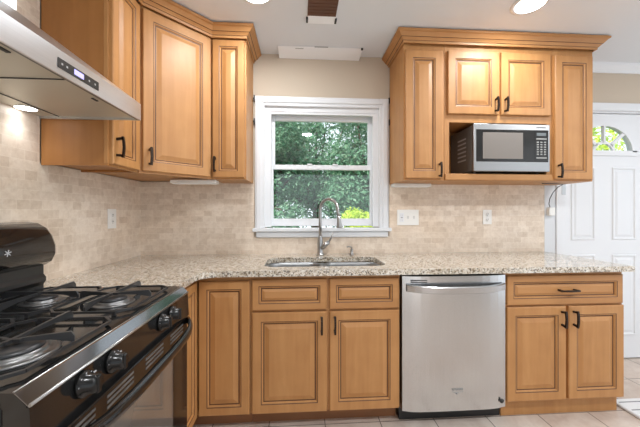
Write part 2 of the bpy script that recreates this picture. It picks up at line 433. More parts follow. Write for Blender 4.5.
# --- corner base cabinet
r = thing('corner_base_cabinet', 'maple corner base cabinet between the gas range and the sink cabinet', 'cabinet', (.3, -.3, 0))
m = MB(); Lp = [(.016, -.02), (.915, -.02), (.915, BF+.019), (.629, BF+.019), (.629, -.97), (.016, -.97)]
Lq = [(.9, -.04), (.9, BF+.04), (.61, BF+.04), (.61, -.95), (.03, -.95), (.03, -.04)]
m.prism([(.016, -.022), (.916, -.022), (.916, BF+.019), (.592, BF+.019), (.592, -.97), (.016, -.97)], 'z', ZB0, ZB1)
part('cabinet_box', m, M_WOOD, r)
m = MB(); m.box(.61, .622, BF, BF+.018, ZB0, ZB1); m.box(.898, .916, BF, BF+.018, ZB0, ZB1); m.box(.622, .898, BF, BF+.018, ZB1-.03, ZB1); m.box(.622, .898, BF, BF+.018, ZB0, ZB0+.02)
m.box(.593, .61, -.97, BF+.018, ZB1-.03, ZB1); m.box(.593, .61, -.97, BF+.018, ZB0, ZB0+.02); m.box(.593, .61, -.97, -.955, ZB0+.02, ZB1-.03); m.box(.593, .61, BF+.001, BF+.0175, ZB0+.02, ZB1-.03)
part('face_frame', m, M_WOOD, r)
door_part(r, .634, .912, .104, .85, BF, rail=.052)
m = MB(); raised(m, .634, .957, .104, .85, 0, .02, .05)          # the leaf that faces the range side
m.bm.transform(Matrix.Translation((.61, 0, 0)) @ Matrix.Rotation(PI/2, 4, 'Z') @ Matrix.Translation((-1.59, 0, 0)))
part('door', m, MW, r)
m = MB(); m.prism([(.03, -.05), (.916, -.05), (.916, BF+.07), (.54, BF+.07), (.54, -.95), (.03, -.95)], 'z', 0, ZB0)
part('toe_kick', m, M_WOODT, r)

# --- sink base
r = thing('sink_base_cabinet', 'maple base cabinet under the sink with two doors and two false drawer fronts', 'cabinet', (1.345, -.32, 0))
m = MB(); cab_box(m, .918, 1.773, BF+.019, -.022, ZB0, ZB1, top=False); part('cabinet_box', m, M_WOOD, r)
m = MB(); face_frame(m, .918, 1.773, ZB0, ZB1, BF, [(1.354, ZB0+.03, ZB1-.03)], [.677], .028); part('face_frame', m, M_WOOD, r)
door_part(r, .926, 1.346, .683, .857, BF, name='drawer_front', rail=.045)
door_part(r, 1.362, 1.764, .683, .857, BF, name='drawer_front', rail=.045)
door_part(r, .926, 1.346, .104, .671, BF, (1.316, .60))
door_part(r, 1.362, 1.764, .104, .671, BF, (1.391, .60))
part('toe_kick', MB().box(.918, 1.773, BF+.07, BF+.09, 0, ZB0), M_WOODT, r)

# --- right base
r = thing('base_cabinet', 'maple base cabinet right of the dishwasher with one wide drawer', 'cabinet', (2.79, -.32, 0))
m = MB(); cab_box(m, 2.41, 3.165, BF+.019, -.022, ZB0, ZB1); part('cabinet_box', m, M_WOOD, r)
m = MB(); face_frame(m, 2.41, 3.165, ZB0, ZB1, BF, [(2.795, ZB0+.03, .66)], [.677], .028); part('face_frame', m, M_WOOD, r)
door_part(r, 2.418, 3.153, .683, .857, BF, (2.785, .77), name='drawer', rail=.045, vertical=False, L=.12)
door_part(r, 2.418, 2.787, .112, .671, BF, (2.758, .60))
door_part(r, 2.803, 3.159, .112, .671, BF, (2.832, .60))
part('toe_kick', MB().box(2.41, 3.165, BF+.03, BF+.05, 0, ZB0), M_WOOD, r)

# --- left uppers
UZ0, UZ1 = 1.452, 2.39
DXU = .306
LU = (.016, 0, 0)
r = thing('wall_cabinet', 'narrow maple wall cabinet on the left wall beside the range hood', 'cabinet', (.15, -.745, UZ0))
m = MB(); m.box(.014, DXU-.019, -.876, -.612, UZ0+.012, UZ1); m.box(.014, DXU-.0, -.876, -.864, UZ0, UZ0+.0119); m.box(.014, DXU-.019, -.626, -.612, UZ0, UZ0+.0119); part('cabinet_box', m, M_VENEER_SHADED, r)
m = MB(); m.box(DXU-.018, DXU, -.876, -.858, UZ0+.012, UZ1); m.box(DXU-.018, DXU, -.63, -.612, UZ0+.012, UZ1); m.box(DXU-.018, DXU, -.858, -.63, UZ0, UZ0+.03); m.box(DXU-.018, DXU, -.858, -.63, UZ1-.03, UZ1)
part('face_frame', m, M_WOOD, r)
def lefty(mb, x): mb.bm.transform(Matrix.Translation((x, 0, 0)) @ Matrix.Rotation(PI/2, 4, 'Z')); return mb
m = MB(); raised(m, -.868, -.632, 1.462, 2.36, 0, .02, .05); d = part('door', lefty(m, DXU), MW, r)
m = MB(); pull(m, (-.842, -.02, 1.545), .1); part('handle', lefty(m, DXU), M_BRONZE, d, label='dark bronze bar pull')

r = thing('corner_wall_cabinet', 'maple wall cabinet set diagonally across the corner with one wide door', 'cabinet', (.25, -.25, UZ0))
UB = -.306
m = MB(); m.prism([(.014, -.016), (.61, -.016), (.61, UB), (.595, UB), (.306, -.595), (.306, -.61), (.014, -.61)], 'z', UZ0+.012, UZ1); part('cabinet_box', m, M_WOOD, r)
DG = Matrix.Translation((.306, -.61, 0)) @ Matrix.Rotation(PI/4, 4, 'Z')
W_ = math.hypot(.304, .304)
m = MB(); m.box(0, .018, -.002, .012, UZ0, UZ1); m.box(W_-.018, W_, -.002, .012, UZ0, UZ1); m.box(.018, W_-.018, -.002, .012, UZ0, UZ0+.03); m.box(.018, W_-.018, -.002, .012, UZ1-.03, UZ1); m.bm.transform(DG)
part('face_frame', m, M_WOOD, r)
m = MB(); raised(m, .014, W_-.014, 1.464, 2.365, -.002, .02, .062); m.bm.transform(DG); d = part('door', m, MW, r)
m = MB(); pull(m, (.048, -.022, 1.545), .1); m.bm.transform(DG); part('handle', m, M_BRONZE, d, label='dark bronze bar pull')

r = thing('wall_cabinet', 'narrow maple wall cabinet left of the window', 'cabinet', (.725, -.16, UZ0))
m = MB(); cab_box(m, .613, .838, UB+.019, -.016, UZ0, UZ1); part('cabinet_box', m, M_WOOD, r)
m = MB(); face_frame(m, .613, .838, UZ0, UZ1, UB, top=.045); part('face_frame', m, M_WOOD, r)
door_part(r, .622, .828, 1.462, 2.365, UB, (.642, 1.545), rail=.05)

def crown(name, path, label, loc):
    """mitred crown moulding; path turns with the outside on its right-hand side"""
    prof = [(0, 2.372, 0), (.007, 2.372, 0), (.009, 2.386, 0), (.013, 2.387, 1), (.016, 2.392, 0), (.026, 2.402, 0), (.03, 2.404, 1), (.046, 2.425, 0), (.056, 2.43, 0), (.058, 2.442, 0), (0, 2.442, 0)]
    n_ = len(path); rings = []
    for i in range(n_):
        p = Vector(path[i])
        ds = []
        if i > 0: ds.append((p - Vector(path[i-1])).normalized())
        if i < n_-1: ds.append((Vector(path[i+1]) - p).normalized())
        ns = [Vector((d.y, -d.x)) for d in ds]
        if len(ns) == 2:
            b = (ns[0]+ns[1]).normalized(); b = b / b.dot(ns[0])
        else: b = ns[0]
        rings.append([(p.x + b.x*o, p.y + b.y*o, z) for o, z, _ in prof])
    m = MB(); R = [[m.bm.verts.new(q) for q in rg] for rg in rings]; N = len(prof)
    for k in range(n_-1):
        for a in range(N):
            b_ = (a+1) % N
            m.face([R[k][a], R[k][b_], R[k+1][b_], R[k+1][a]], prof[b_][2])
    m.face(R[0]); m.face(list(reversed(R[-1])))
    return single(name, m, [M_WOODH, M_GLAZE], label, 'molding', loc)
e = .0015
crown('crown_molding', [(.014, -.876-e), (.306+.02+e, -.876-e), (.306+.02+e, -.61-.01), (.61+.01, UB-.02-e), (.838+e, UB-.02-e), (.838+e, -.001)], 'stepped maple crown molding along the top of the cabinets left of the window', (.4, -.6, 2.372))
# --- right uppers
def upper(x0, x1, label, doors, z0=UZ0):
    r = thing('wall_cabinet', label, 'cabinet', ((x0+x1)/2, -.17, z0))
    m = MB(); cab_box(m, x0, x1, UF+.019, -.016, z0, UZ1); part('cabinet_box', m, M_WOOD, r)
    return r
r = upper(1.895, 2.179, 'tall narrow maple wall cabinet between the window and the microwave', 1)
m = MB(); face_frame(m, 1.895, 2.179, UZ0, UZ1, UF, top=.075); part('face_frame', m, M_WOOD, r)
door_part(r, 1.904, 2.160, 1.464, 2.33, UF, (2.137, 1.52))
r = upper(2.955, 3.262, 'tall narrow maple wall cabinet right of the microwave', 1)
m = MB(); face_frame(m, 2.955, 3.262, UZ0, UZ1, UF, top=.075); part('face_frame', m, M_WOOD, r)
door_part(r, 2.968, 3.248, 1.464, 2.33, UF, (2.99, 1.52))
r = thing('microwave_cabinet', 'maple wall cabinet with two short doors above an open microwave niche', 'cabinet', (2.567, -.17, UZ0))
m = MB(); cab_box(m, 2.181, 2.953, UF+.019, -.016, UZ0, UZ1); m.box(2.197, 2.937, UF+.019, -.024, 1.484, 1.5); m.box(2.197, 2.937, UF+.019, -.024, 1.858, 1.876)
part('cabinet_box', m, M_WOOD, r)
m = MB(); face_frame(m, 2.181, 2.953, UZ0, UZ1, UF, [], [], .034, .07)
m.box(2.215, 2.919, UF, UF+.019, 1.486, 1.5); m.box(2.215, 2.919, UF, UF+.019, 1.852, 1.92); m.box(2.547, 2.587, UF+.0005, UF+.0185, 1.92, 2.356)
part('face_frame', m, M_WOOD, r)
door_part(r, 2.199, 2.558, 1.905, 2.335, UF, (2.533, 1.968))
door_part(r, 2.576, 2.936, 1.905, 2.335, UF, (2.601, 1.968))
m = MB(); m.box(2.181, 2.953, UF-.012, UF, 1.455, 1.497, 0, .003); part('shelf_rail', m, M_WOODH, r)
crown('crown_molding', [(1.895-e, -.001), (1.895-e, UF-.02-e), (3.262+e, UF-.02-e), (3.262+e, -.001)], 'stepped maple crown molding above the microwave cabinets', (2.58, -.2, 2.372))

# ------------------------------------------------------------------ countertop
m = MB()
outer = [(.001, -.001), (3.18, -.001), (3.18, -.672), (.74, -.672), (.705, -.68), (.668, -.715), (.658, -.76), (.658, -.98), (.001, -.98)]
def rrect(x0, x1, y0, y1, r_, n_=6):
    P = []
    for cx_, cy_, a0 in ((x1-r_, y1-r_, 0), (x0+r_, y1-r_, PI/2), (x0+r_, y0+r_, PI), (x1-r_, y0+r_, 1.5*PI)):
        for k in range(n_+1): a = a0 + PI/2*k/n_; P.append((cx_+r_*math.cos(a), cy_+r_*math.sin(a)))
    return P
hole = rrect(.978, 1.722, -.555, -.2, .07)
es = []
for loop in (outer, hole):
    vs = [m.bm.verts.new((x, y, .882)) for x, y in loop]
    for i in range(len(vs)): es.append(m.bm.edges.new((vs[i], vs[(i+1) % len(vs)])))
res = bmesh.ops.triangle_fill(m.bm, use_beauty=True, use_dissolve=False, edges=es)
fs = [g_ for g_ in res['geom'] if isinstance(g_, bmesh.types.BMFace)]
ex = bmesh.ops.extrude_face_region(m.bm, geom=fs)
bmesh.ops.translate(m.bm, verts=[v for v in ex['geom'] if isinstance(v, bmesh.types.BMVert)], vec=(0, 0, .032))
single('granite_countertop', m, M_GRANITE, 'speckled beige granite L shaped countertop', 'countertop', (1.6, -.3, .882))

# sink
r = thing('kitchen_sink', 'stainless steel double bowl sink set under the granite', 'sink', (1.35, -.38, .70))
fl = MB()
for x0, x1 in ((.985, 1.33), (1.37, 1.715)):
    m = MB()
    rings = []
    for ins, z in ((-.008, .8805), (0, .8805), (.004, .86), (.012, .73), (.03, .708), (.06, .702)):
        rings.append([(x, y, z) for x, y in rrect(x0+ins, x1-ins, -.545+ins, -.21-ins, .075-ins*.5)])
    m.loft(rings, 0, False, True)
    f_ = m.face([v for v in m.bm.verts][-28:], 0)
    b = part('bowl', m, M_SINK, r)
    d = MB(); d.lathe([(.0, .7055), (.03, .7055), (.042, .709), (.045, .704)], ((x0+x1)/2, -.375, 0), seg=20)
    part('drain', d, M_CHROME, b)
m = MB(); m.box(1.332, 1.368, -.53, -.225, .855, .8815, 0, .01, 3); part('divider', m, M_SINK, r)

# faucet
r = thing('kitchen_faucet', 'tall brushed nickel gooseneck faucet behind the sink', 'faucet', (1.345, -.085, .914))
m = MB(); m.lathe([(.0, .914), (.03, .914), (.03, .919), (.025, .925), (.021, .935), (.021, .97), (.023, 1.0), (.019, 1.03), (.0145, 1.05), (.0145, 1.06)], (1.345, -.085, 0), seg=24)
part('faucet_body', m, M_NICKEL, r)
ex_, ey_ = .118, -.10
path = [(1.345, -.085, 1.05), (1.345, -.085, 1.15), (1.345, -.085, 1.255)]
for k in range(1, 11):
    a = PI*k/11*1.0; f_ = (1-math.cos(a))/2
    path.append((1.345+ex_*f_, -.085+ey_*f_, 1.255+.075*math.sin(a)))
path += [(1.345+ex_+.003, -.085+ey_, 1.235), (1.345+ex_+.008, -.085+ey_-.003, 1.20)]
m = MB(); m.tube(path, .0115, 12); part('spout', m, M_NICKEL, r)
m = MB(); m.lathe([(.012, .085), (.0145, .08), (.015, .05), (.021, .012), (.021, .004), (.017, 0), (0, 0)], (1.345+ex_+.013, -.085+ey_-.006, 1.122), (-.06, .02, 1), seg=18)
part('spray_head', m, M_NICKEL, r)
m = MB(); m.tube([(1.352, -.09, .965), (1.375, -.10, .985), (1.405, -.112, 1.012)], .016, 12, rs=[.017, .019, .016])
m.tube([(1.404, -.112, 1.012), (1.425, -.118, 1.045), (1.437, -.12, 1.085)], .006, 8, rs=[.009, .0065, .006])
part('lever', m, M_NICKEL, r)
r = thing('soap_dispenser', 'short nickel soap dispenser right of the faucet', 'dispenser', (1.585, -.075, .914))
m = MB(); m.lathe([(0, .914), (.019, .914), (.019, .918), (.011, .924), (.01, .945), (.012, .952), (.006, .958), (0, .958)], (1.585, -.075, 0), seg=18); part('pump_base', m, M_BRONZE if False else M_NICKEL, r)
m = MB(); m.tube([(1.585, -.075, .955), (1.583, -.078, .968), (1.562, -.09, .976), (1.545, -.098, .973)], .0055, 8); part('nozzle', m, M_NICKEL, r)

# ------------------------------------------------------------------ dishwasher
r = thing('dishwasher', 'stainless steel dishwasher with a wide bar handle', 'dishwasher', (2.092, -.33, 0))
m = MB(); m.box(1.779, 2.405, -.58, -.03, .05, .868); part('body', m, M_BLACKP, r)
m = MB()
prof = []
for k in range(13):
    x = 1.783 + (2.404-1.783)*k/12; s = (k-6)/6
    prof.append((x, -.630 - .02*(1-s**6)))
rings = [[(x, y, .088) for x, y in prof], [(x, y, .866) for x, y in prof]]
pts = prof + [(2.404, -.582), (1.783, -.582)]
m.prism(pts, 'z', .088, .866)
for f_ in m.bm.faces:
    if abs(f_.normal.z) < .5: f_.smooth = False
dd = part('door', m, M_STEEL, r)
m = MB()
hp = []
for k in range(17):
    s = (k-8)/8; hp.append((2.094 + s*.292, -.645 - .05*(1-abs(s)**3.5), .802 - .006*(1-s*s)))
rg = []
for i, p in enumerate(hp):
    rg.append([(p[0], p[1]+dy, p[2]+dz) for dy, dz in ((-.006, -.02), (-.012, -.017), (-.014, .015), (-.008, .02), (.006, .02), (.008, .0), (.006, -.02))])
m.loft(rg, 0, True, False)
part('handle', m, M_STEELH, dd)
m = MB(); m.box(1.827, 1.922, -.6515, -.64, .841, .846); m.box(1.827, 1.922, -.6515, -.64, .831, .835); part('vent', m, M_SLOT, dd)
m = MB()
for i, dz in enumerate((.004, .0, .006, .001, .005, .002, .005, .003)):          # small script-like brand mark and swoosh
    m.box(2.068+i*.0085, 2.073+i*.0085, -.6522, -.6495, .205+dz*.4, .218+dz*.5)
m.bar((2.07, -.651, .199), (2.095, -.651, .193), .002, .002); m.bar((2.095, -.651, .193), (2.135, -.651, .2), .002, .002); m.box(2.09, 2.1, -.6522, -.6495, .185, .192)
part('brand_mark', m, plain('mark_grey', (.3, .3, .3), .5), dd)
m = MB(); m.lathe([(0, -.002), (.013, -.002), (.013, .001), (0, .001)], (2.37, -.6475, .133), (0, 1, 0), seg=18); m.lathe([(0, -.003), (.006, -.003), (.006, -.001), (0, -.001)], (2.37, -.6475, .133), (0, 1, 0), seg=12)
part('badge', m, M_SLOT, dd)
m = MB(); m.box(1.783, 2.404, -.575, -.55, .0, .086); part('kick_plate', m, M_BLACKP, r)

# ------------------------------------------------------------------ gas range
RY0, RY1 = -.985, -1.755; RC = -1.37
r = thing('gas_range', 'black freestanding gas range on the left wall', 'stove', (.36, RC, 0))
m = MB(); m.box(.02, .66, RY1, RY0, .03, .895); m.box(.04, .62, RY1+.03, RY0-.03, 0, .03); part('body', m, M_BLACKP, r)
m = MB()
m.prism([(.015, .895), (.015, .912), (.03, .914), (.645, .914), (.66, .9135), (.682, .912), (.7035, .8905), (.7035, .885), (.66, .884)], 'y', RY1, RY0)
ct = part('cooktop', m, M_BLACK, r)
m = MB(); m.prism([(.6815, .9128), (.685, .9115), (.7065, .890), (.7035, .889), (.682, .9115)], 'y', RY1, RY0); part('front_bevel', m, M_TRIMD, ct, label='polished dark metal edge')
m = MB(); m.tube([(.7075, RY1+.002, .888), (.7075, RY0-.002, .888)], .0035, 8); m.tube([(.68, RY1+.002, .9125), (.68, RY0-.002, .9125)], .0018, 6); part('trim_strip', m, M_NICKEL, ct)
# backguard
m = MB()
pr = [(.02, 1.02), (.12, 1.015), (.145, 1.03), (.158, 1.058), (.157, 1.095), (.142, 1.14), (.12, 1.172), (.09, 1.19), (.05, 1.196), (.02, 1.193)]
ring = lambda y, ins: [(.07 + (x-.07)*(1-ins), y, 1.11 + (z-1.11)*(1-ins)) for x, z in pr]
m.loft([ring(RY1-.012, .22), ring(RY1-.006, .1), ring(RY1+.01, .0), ring(RY0+.0, 0), ring(RY0+.016, .1), ring(RY0+.022, .22)], 0, True, True)
bgd = part('backguard', m, M_BLACK, r)
m = MB(); m.box(.02, .115, RY1+.01, RY0+.0, .914, 1.03, 0, .003); m.prism([(.114, .93), (.126, .95), (.126, .965), (.114, .98)], 'y', RY1+.012, RY0-.004)
part('vent_riser', m, M_BLACKP, r)
m = MB()
for a in range(6):
    m.bar((.1583, -1.19, 1.09), (.1578, -1.19+.013*math.cos(a*PI/3+.3), 1.09+.012*math.sin(a*PI/3+.3)), .002, .0025)
part('emblem', m, M_GREYP, bgd)
# burners and grates
def burner(x, y, R):
    b = MB(); b.lathe([(0, .9135), (R*1.45, .9135), (R*1.5, .916), (R*1.3, .919), (R*1.12, .917), (R*1.1, .923), (R*1.06, .927), (0, .927)], (x, y, 0), seg=28)
    o = part('burner', b, M_ALU, r)
    c_ = MB(); c_.lathe([(0, .927), (R*.98, .927), (R, .929), (R*.98, .934), (R*.8, .937), (0, .938)], (x, y, 0), seg=28)
    part('burner_cap', c_, M_CAP, o)
B = [(.27, -1.185, .044), (.53, -1.215, .046), (.26, -1.56, .05), (.545, -1.605, .058)]
for b_ in B: burner(*b_)
def grate(x0, x1, y0, y1, c):
    """square grate over one burner: low thin rails and four raised fins that meet over the cap"""
    g = MB(); k = .007
    q = .035
    P = [(x0+q, y0), (x1-q, y0), (x1, y0+q), (x1, y1-q), (x1-q, y1), (x0+q, y1), (x0, y1-q), (x0, y0+q)]
    for i in range(8): g.bar((*P[i], .925), (*P[(i+1) % 8], .925), k, .007)
    for i in (0, 1, 4, 5): g.box(P[i][0]-.005, P[i][0]+.005, P[i][1]-.005, P[i][1]+.005, .914, .928)
    cx_, cy_ = c
    for ex, ey in (((x0+x1)/2, y0), ((x0+x1)/2, y1), (x0, (y0+y1)/2), (x1, (y0+y1)/2)):
        dx, dy = ex-cx_, ey-cy_
        u = Vector((dx, dy, 0)).normalized(); sd_ = Vector((-u.y, u.x, 0))*.0035
        rg = []
        for f_, zt, zb in ((.1, .951, .944), (.6, .952, .939), (.93, .952, .929), (.99, .94, .922)):
            p = Vector((cx_+dx*f_, cy_+dy*f_, 0))
            rg.append([p+sd_+Vector((0, 0, zb)), p-sd_+Vector((0, 0, zb)), p-sd_+Vector((0, 0, zt)), p+sd_+Vector((0, 0, zt))])
        g.loft(rg)
    g.bar((cx_-.02, cy_, .947), (cx_+.02, cy_, .947), .009, .008); g.bar((cx_, cy_-.02, .9472), (cx_, cy_+.02, .9472), .009, .0085)
    part('grate', g, M_BLACKM, r)
grate(.135, .395, -1.35, -1.02, B[0][:2]); grate(.40, .65, -1.35, -1.02, B[1][:2])
grate(.135, .395, -1.735, -1.4, B[2][:2]); grate(.40, .655, -1.735, -1.4, B[3][:2])
# control panel, knobs
m = MB(); m.prism([(.655, .79), (.712, .79), (.707, .884), (.655, .884)], 'y', RY1+.002, RY0-.002); cp = part('control_panel', m, M_BLACK, r)
for ky in (-1.16, -1.245, -1.52, -1.622):
    m = MB()
    m.lathe([(0, 0), (.027, 0), (.029, .004), (.0275, .008), (.021, .012), (.02, .03), (.017, .034), (0, .034)], (.7095, ky, .852), (1, 0, .05), seg=24)
    m.box(.722, .7475, ky-.0065, ky+.0065, .832, .872, 0, .003)
    kn = part('knob', m, M_KNOB, cp)
    t_ = MB()
    for a in range(7):
        an = math.radians(-20 + a*38); t_.box(.7175, .7187, ky+.0245*math.cos(an)-.0016, ky+.0245*math.cos(an)+.0016, .852+.0245*math.sin(an)-.0016, .852+.0245*math.sin(an)+.0016)
    for q in range(3): t_.box(.7085, .7107, ky+.034, ky+.043, .858-q*.008, .861-q*.008)
    part('knob_markings', t_, M_GREYP, kn)
# oven door
m = MB(); m.box(.662, .708, RY1+.006, RY0-.006, .20, .786, 0, .006, 2)
od = part('oven_door', m, M_BLACK, r)
m = MB(); m.box(.706, .7105, -1.60, -1.145, .29, .69, 0, .002); part('oven_window', m, M_OVENG, od)
for y0 in (-1.70, -1.535, -1.345, -1.165):
    m = MB()
    for q in range(3): m.box(.7075, .7095, y0, y0+.12, .738+q*.014, .744+q*.014)
    part('vent', m, M_SLAT, od)
m = MB(); hp = []
for k in range(25):
    s = (k-12)/12; hp.append((.714 + .05*(1-abs(s)**5), RC + s*.372, .772 - .012*(1-abs(s)**3)))
rg = [[(p[0]+dx, p[1], p[2]+dz) for dx, dz in ((-.006, .016), (.004, .014), (.01, .002), (.009, -.012), (.002, -.018), (-.006, -.014), (-.008, 0))] for p in hp]
m.loft(rg, 0, True, True); part('handle', m, M_BLACK, od)
m = MB(); m.box(.664, .706, RY1+.006, RY0-.006, .04, .185, 0, .005); part('drawer', m, M_BLACK, r)

# ------------------------------------------------------------------ range hood
HY0, HY1 = -.879, -1.795
r = thing('range_hood', 'stainless steel chimney range hood above the gas range', 'range hood', (.2, -1.337, 1.66))
m = MB()
lo_ = [(.013, HY1, 1.738), (.455, HY1, 1.738), (.455, HY0, 1.738), (.013, HY0, 1.738)]
up_ = [(.013, -1.468, 1.945), (.2, -1.468, 1.945), (.2, -1.205, 1.945), (.013, -1.205, 1.945)]
bt_ = [(.013, HY1, 1.70), (.455, HY1, 1.70), (.455, HY0, 1.70), (.013, HY0, 1.70)]
m.loft([bt_, lo_, up_], 0)
cn = part('canopy', m, M_STEELHY, r)
m = MB(); m.box(.449, .4555, HY1, HY0, 1.662, 1.738, 0, .001); m.box(.013, .449, HY0-.006, HY0, 1.662, 1.70); m.box(.013, .449, HY1, HY1+.006, 1.662, 1.70); lp = part('front_lip', m, M_STEELHY, r)
m = MB(); m.box(.438, .4488, HY1+.007, HY0-.007, 1.664, 1.6718); part('lip_return', m, M_SLAT, lp)
m = MB(); m.box(.013, .449, HY1+.006, HY0-.006, 1.672, 1.70); fp = part('filter_panel', m, M_HOODIN, r)
m = MB(); m.box(.10, .44, -1.296, -1.293, 1.669, 1.672); m.box(.10, .103, HY1+.01, HY0-.01, 1.669, 1.672); m.box(.40, .412, -1.52, -1.46, 1.669, 1.672); m.box(.40, .408, -1.13, -1.10, 1.669, 1.672)
part('filter_seam', m, M_SLOT, fp)
for ly in (-1.0, -1.66):
    m = MB(); m.lathe([(0, 1.668), (.036, 1.668), (.036, 1.673), (0, 1.673)], (.055, ly, 0), seg=24, mis=[1, 0, 0]); part('hood_lamp', m, [M_CHROME, M_HLAMP], r)
    ld = bpy.data.lights.new('hood_lamp_light', 'SPOT'); ld.energy = 1.6; ld.spot_size = 2.2; ld.spot_blend = 1; ld.shadow_soft_size = .03; ld.color = (.95, .98, 1)
    lo2 = bpy.data.objects.new('hood_lamp_light', ld); COL.objects.link(lo2); lo2.parent = r; lo2.location = INV[r] @ Vector((.06, ly, 1.655))
m = MB(); m.box(.455, .4575, -1.36, -1.175, 1.682, 1.712); dp = part('control_display', m, M_BLACKP, lp)
m = MB(); m.box(.4574, .4582, -1.295, -1.252, 1.689, 1.706); part('display_digits', m, M_DISP, dp)
for y in (-1.345, -1.325, -1.225, -1.195): part('button', MB().box(.4574, .4582, y-.003, y+.003, 1.694, 1.7), M_GREYP, dp)
m = MB(); m.box(.013, .2, -1.468, -1.205, 1.945, 2.449); part('chimney', m, M_STEEL, r)

# ------------------------------------------------------------------ microwave
r = thing('microwave', 'stainless front microwave with dark sides in the cabinet niche', 'microwave', (2.64, -.18, 1.501))
m = MB(); m.box(2.369, 2.908, -.345, -.05, 1.515, 1.83, 0, .004)
for fx in (2.41, 2.87):
    for fy in (-.30, -.09): m.lathe([(.012, 1.5005), (.012, 1.516)], (fx, fy, 0), seg=12)
part('body', m, M_MWSIDE, r)
m = MB()
for q in range(6): m.box(2.3675, 2.3695, -.27, -.16, 1.60+q*.03, 1.61+q*.03)
part('vent', m, M_GREYP, r, label='light vent slots')
m = MB(); m.box(2.367, 2.912, -.368, -.345, 1.513, 1.837, 0, .004, 2); fp = part('front_frame', m, M_MWSTEEL, r)
m = MB(); m.box(2.385, 2.9, -.3705, -.366, 1.578, 1.797, 0, .002); dr = part('door', m, M_MWGLASS, r)
m = MB(); m.box(2.43, 2.715, -.3715, -.369, 1.598, 1.777); part('window', m, M_MWMESH, dr)
m = MB(); m.box(2.80, 2.894, -.3717, -.369, 1.584, 1.792); cpn = part('control_panel', m, M_MWGLASS, r)
m = MB(); m.box(2.812, 2.88, -.3725, -.3715, 1.757, 1.778); part('display', m, plain('mw_display', (.16, .18, .19), .2), cpn)
m = MB(); m.box(2.81, 2.884, -.3725, -.3715, 1.732, 1.742); 
for i in range(3):
    for k in range(6): m.box(2.813+i*.026, 2.828+i*.026, -.3725, -.3715, 1.627+k*.0165, 1.636+k*.0165)
m.box(2.81, 2.884, -.3725, -.3715, 1.602, 1.611); part('buttons', m, plain('button_grey', (.3, .3, .29), .5), cpn)
m = MB()
for i in range(9): m.box(2.815+i*.0075, 2.820+i*.0075, -.3688, -.3675, 1.812, 1.819)
part('brand_mark', m, M_SLOT, fp)

# ------------------------------------------------------------------ small wall things
def outlet(x, z, y, label, wall='back', wide=.074, high=.116):
    r = thing('wall_outlet', label, 'outlet', (x, y, z-high/2) if wall == 'back' else (y, x, z-high/2), 0 if wall == 'back' else PI/2)
    m = MB(); m.box(-wide/2, wide/2, -.006, 0, 0, high, 0, .002); pl = part('cover_plate', m, M_PLATE, r, True)
    for s in (-1, 1):
        m = MB(); m.lathe([(0, -.0082), (.0155, -.0082), (.0165, -.006), (.0165, -.004)], (0, 0, high/2+s*.021), (0, 1, 0), seg=18); so_ = part('socket', m, M_PLATE, pl, True)
        m = MB()
        for q in (-1, 1): m.box(q*.006-.0012, q*.006+.0012, -.0088, -.0081, high/2+s*.021-.001, high/2+s*.021+.008)
        m.box(-.002, .002, -.0088, -.0081, high/2+s*.021-.009, high/2+s*.021-.005); part('slot', m, M_SLOT, so_, True)
outlet(2.689, 1.195, -.014, 'white duplex outlet on the back tile under the microwave')
outlet(-.36, 1.194, .012, 'white duplex outlet on the left wall tile', 'left', .082, .122)
r = thing('switch_plate', 'white triple wall plate with an outlet and two switches right of the window', 'switch plate', (2.04, -.014, 1.13))
m = MB(); m.box(1.954, 2.127, -.020, -.014, 1.131, 1.254, 0, .002); pl = part('cover_plate', m, M_PLATE, r)
m = MB(); m.box(1.972, 2.006, -.023, -.019, 1.158, 1.227, 0, .001); g_ = part('socket', m, M_VINYL, pl)
m = MB()
for z in (1.172, 1.21):
    for q in (-.006, .006): m.box(1.989+q-.0012, 1.989+q+.0012, -.0236, -.0228, z-.005, z+.005)
m.box(1.981, 1.997, -.0236, -.0228, 1.187, 1.197); part('slot', m, M_GREYP, g_)
for x in (2.04, 2.088):
    m = MB(); m.box(x-.006, x+.006, -.0205, -.019, 1.18, 1.205); m.box(x-.004, x+.004, -.03, -.019, 1.192, 1.203, 0, .001); part('toggle', m, plain('toggle_white', (.7, .7, .69), .4), pl)
r = thing('power_adapter', 'small white plug adapter with dark cord on the board right of the tile', 'adapter', (3.215, -.012, 1.2))
m = MB(); m.box(3.19, 3.243, -.045, -.012, 1.205, 1.272, 0, .006, 2); part('plug_body', m, M_PLATE, r)
m = MB(); m.tube([(3.205, -.035, 1.27), (3.195, -.035, 1.30), (3.188, -.05, 1.34), (3.19, -.08, 1.39), (3.205, -.11, 1.43), (3.2, -.16, 1.446), (3.1, -.2, 1.447), (2.98, -.22, 1.447)], .0028, 8); part('cord', m, M_BLACKP, r, label='dark cord')
for x0, x1, y0, y1, lab in ((.33, .63, -.27, -.19, 'white strip light under the corner wall cabinet'), (1.9, 2.19, -.11, -.03, 'white strip light under the cabinet right of the window')):
    r = thing('under_cabinet_light', lab, 'light', ((x0+x1)/2, (y0+y1)/2, 1.425), 0, 'strip lights under the wall cabinets')
    m = MB(); m.box(x0, x1, y0, y1, 1.428, 1.4515, 0, .004, 2); h_ = part('housing', m, M_PLATE, r)
    m = MB(); m.box(x0+.012, x1-.012, y0+.012, y1-.012, 1.4255, 1.4285); part('diffuser', m, plain('diffuser_white', (.9, .9, .9), .3), h_)

